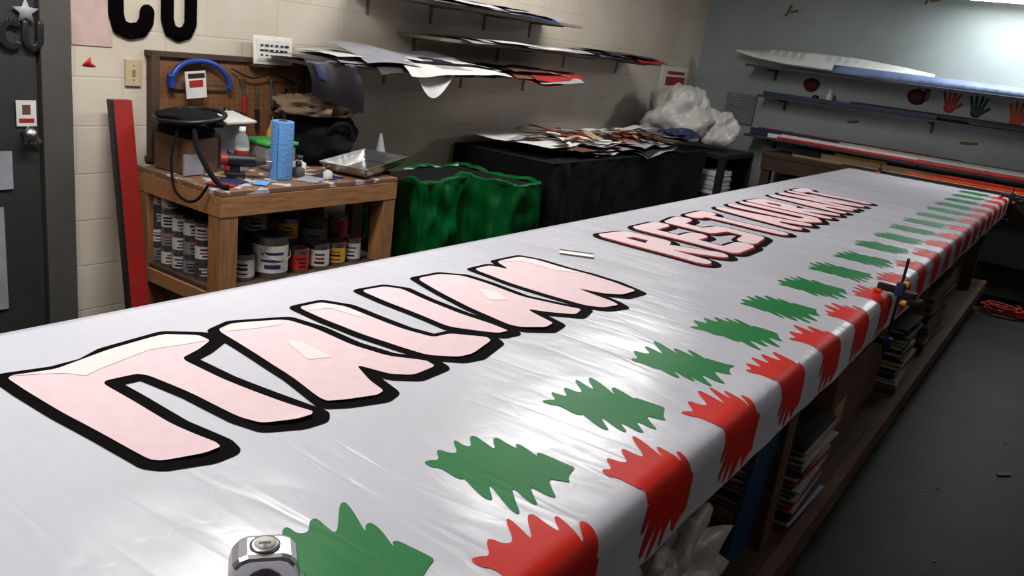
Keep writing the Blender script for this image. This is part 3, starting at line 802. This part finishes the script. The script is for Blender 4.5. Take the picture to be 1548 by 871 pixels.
o=Obj('white_squeeze_bottle'); o.lathe([(.03,0),(.03,.08),(.012,.1),(.01,.13),(0,.13)],white,18,c=(-2.08,YB-.14,1.386)); o.done()
o=Obj('dark_jar'); o.lathe([(.03,0),(.03,.05),(.02,.06),(0,.06)],black,18,c=(-2.2,YB-.14,1.386)); o.done()
o=Obj('colored_trim_boards')
cl=[(redp,-2.68,-.9,.06),(darkp,-2.6,.2,.055),(paper,-2.3,.9,.05),(bluep,-2.72,-1.9,.055),(redstrip,-1.6,1.3,.035),(brightwhite,-2.4,.6,.04),(darkp,-1.9,1.2,.02),(brightwhite,-2.5,-1.2,.035),(redstrip,-2.4,1.3,.02)]
for k,(m,a,b,h) in enumerate(cl):
    o.box(((a+b)/2,YB-.08-.034*k,1.022+h/2),(b-a,.03,h),m,(0,0,.006*math.sin(k*2)))
o.done()
o=Obj('far_workbench')
o.mm(-2.45,1.6,7.57,8.08,.86,.9,benchdark,.003); 
for x in (-2.4,-1.0,.4,1.5): o.mm(x-.04,x+.04,7.60,7.68,0,.86,benchdark)
o.mm(-2.45,1.6,7.58,7.60,.74,.86,benchdark); o.mm(-2.4,1.5,7.66,8.05,.25,.28,benchdark); o.done()
o=Obj('acrylic_strip_boards')
for k,(m,a,b,h) in enumerate([(darkp,-1.75,.2,.012),(tan,-2.2,.9,.015),(orangep,-1.25,1.2,.03),(redstrip,-1.1,1.0,.04),(orangep,-.95,1.2,.055),(tan,-2.0,.9,.05),(yellowp,-1.9,-1.45,.07),(darkp,-2.3,.8,.06),(paper,-1.9,-.2,.08)]):
    o.box(((a+b)/2,7.61+.05*k,.902+h/2),(b-a,.042,h),m,(0,0,.006*math.sin(k*3)))
o.done()
o=Obj('storage_crate'); o.mm(-2.3,-1.75,7.72,8.04,.282,.7,black,.01); o.mm(-2.25,-1.8,7.7,7.72,.4,.6,darkgray,.01); o.done()
def hand(name,x,z,m,s=1.0,blob=False):
    o=Obj(name)
    if blob: polys=[[(x+.085*s*math.cos(a)*(1+.08*math.sin(3*a)),z+.07*s*math.sin(a)) for a in [k*math.pi/10 for k in range(20)]]]
    else:
        polys=[[(x+.04*s*math.cos(a),z+.042*s*math.sin(a)) for a in [k*math.pi/8 for k in range(16)]]]
        for dx,ang,l in ((-.03,.32,.085),(-.011,.1,.1),(.011,-.08,.095),(.03,-.28,.078)):
            p=(x+dx*s,z+.02*s); q=(x+(dx-math.sin(ang)*l)*s,z+(.02+math.cos(ang)*l)*s); polys.append(capsule(p,q,.0095*s))
        polys.append(capsule((x+.02*s,z-.015*s),(x+.075*s,z+.03*s),.011*s))
    o.flat2d(polys,m,lambda a,b:Vector((a,YB-.004,b))); o.done(solid=.001)
hand('handprint_mark',-1.11,1.50,handr,1.15); hand('handprint_mark',-.90,1.49,handg,1.15); hand('handprint_mark',-.60,1.47,hando,1.15)
hand('paint_blotch_mark',-2.30,1.53,handd,.9,True); hand('paint_blotch_mark',-1.38,1.55,handd,1.0,True)
brn=M('old_glue_stain',(110,88,54),rough=.8)
o=Obj('glue_stains')
for (x,z,l,a) in ((-2.67,2.12,.09,1.2),(-2.63,2.15,.06,.3),(-1.5,2.32,.09,1.3),(-1.46,2.34,.06,.2),(-.95,1.22,.12,.1),(-1.9,1.25,.08,.2)):
    o.flat2d([capsule((x,z),(x+l*math.cos(a),z+l*math.sin(a)),.011)],brn,lambda p,q:Vector((p,YB-.003,q)))
o.done(solid=.001)

# ------------------------------------------------------------------ lights
def fixture(name,x,y,z,L,axis,power,wall=False,col=(1,.98,.955)):
    o=Obj(name)
    sx,sy=(L,.28) if axis=='X' else (.28,L)
    o.box((x,y,z+.05),(sx,sy,.06),white,None,.005)
    for d in (-.07,.07):
        if axis=='X': o.cyl((x-L/2+.03,y+d,z),(x+L/2-.03,y+d,z),.015,tubem,seg=10)
        else: o.cyl((x+d,y-L/2+.03,z),(x+d,y+L/2-.03,z),.015,tubem,seg=10)
    if wall: o.box((x,(y+YB)/2,z+.1),(L*.5,YB-y,.03),white)
    else: o.mm(x-.05,x+.05,y-.05,y+.05,z+.08,ZC,white)
    f=o.done()
    ld=bpy.data.lights.new(name+'_lamp','AREA'); ld.shape='RECTANGLE'; ld.size=sx*.95; ld.size_y=sy*.9; ld.energy=power; ld.color=col
    lo=bpy.data.objects.new(name+'_lamp',ld); lo.location=(x,y,z-.025); bpy.context.collection.objects.link(lo); lo.parent=f
fixture('added_fill_light',-2.3,1.6,2.62,1.2,'Y',46)
fixture('added_fill_light',-2.3,4.4,2.62,2.4,'Y',42)
fixture('added_fill_light',-1.5,.0,2.62,1.2,'Y',16)
fixture('added_fill_light',1.4,2.2,2.62,1.2,'Y',5)  # added unseen fill lamp, brightens the right side and under-table storage
fixture('fluorescent_wall_light',-.45,7.7,2.352,1.4,'X',26,True,(.92,.98,1))
w=bpy.data.worlds.new('World'); sc.world=w; w.use_nodes=True; w.node_tree.nodes['Background'].inputs[0].default_value=(.02,.02,.02,1)

# ------------------------------------------------------------------ camera
cd=bpy.data.cameras.new('camera'); cam=bpy.data.objects.new('camera',cd); bpy.context.collection.objects.link(cam)
cd.sensor_width=36; cd.lens=1252/1548*36; cd.clip_start=.02
cx=Vector((.8087,.5749,.1240)).normalized(); cz=Vector((.5262,-.8015,.2844)).normalized(); cy=cz.cross(cx).normalized(); cz=cx.cross(cy)
cam.matrix_world=Matrix(((cx.x,cy.x,cz.x,0),(cx.y,cy.y,cz.y,0),(cx.z,cy.z,cz.z,1.58),(0,0,0,1)))
sc.camera=cam
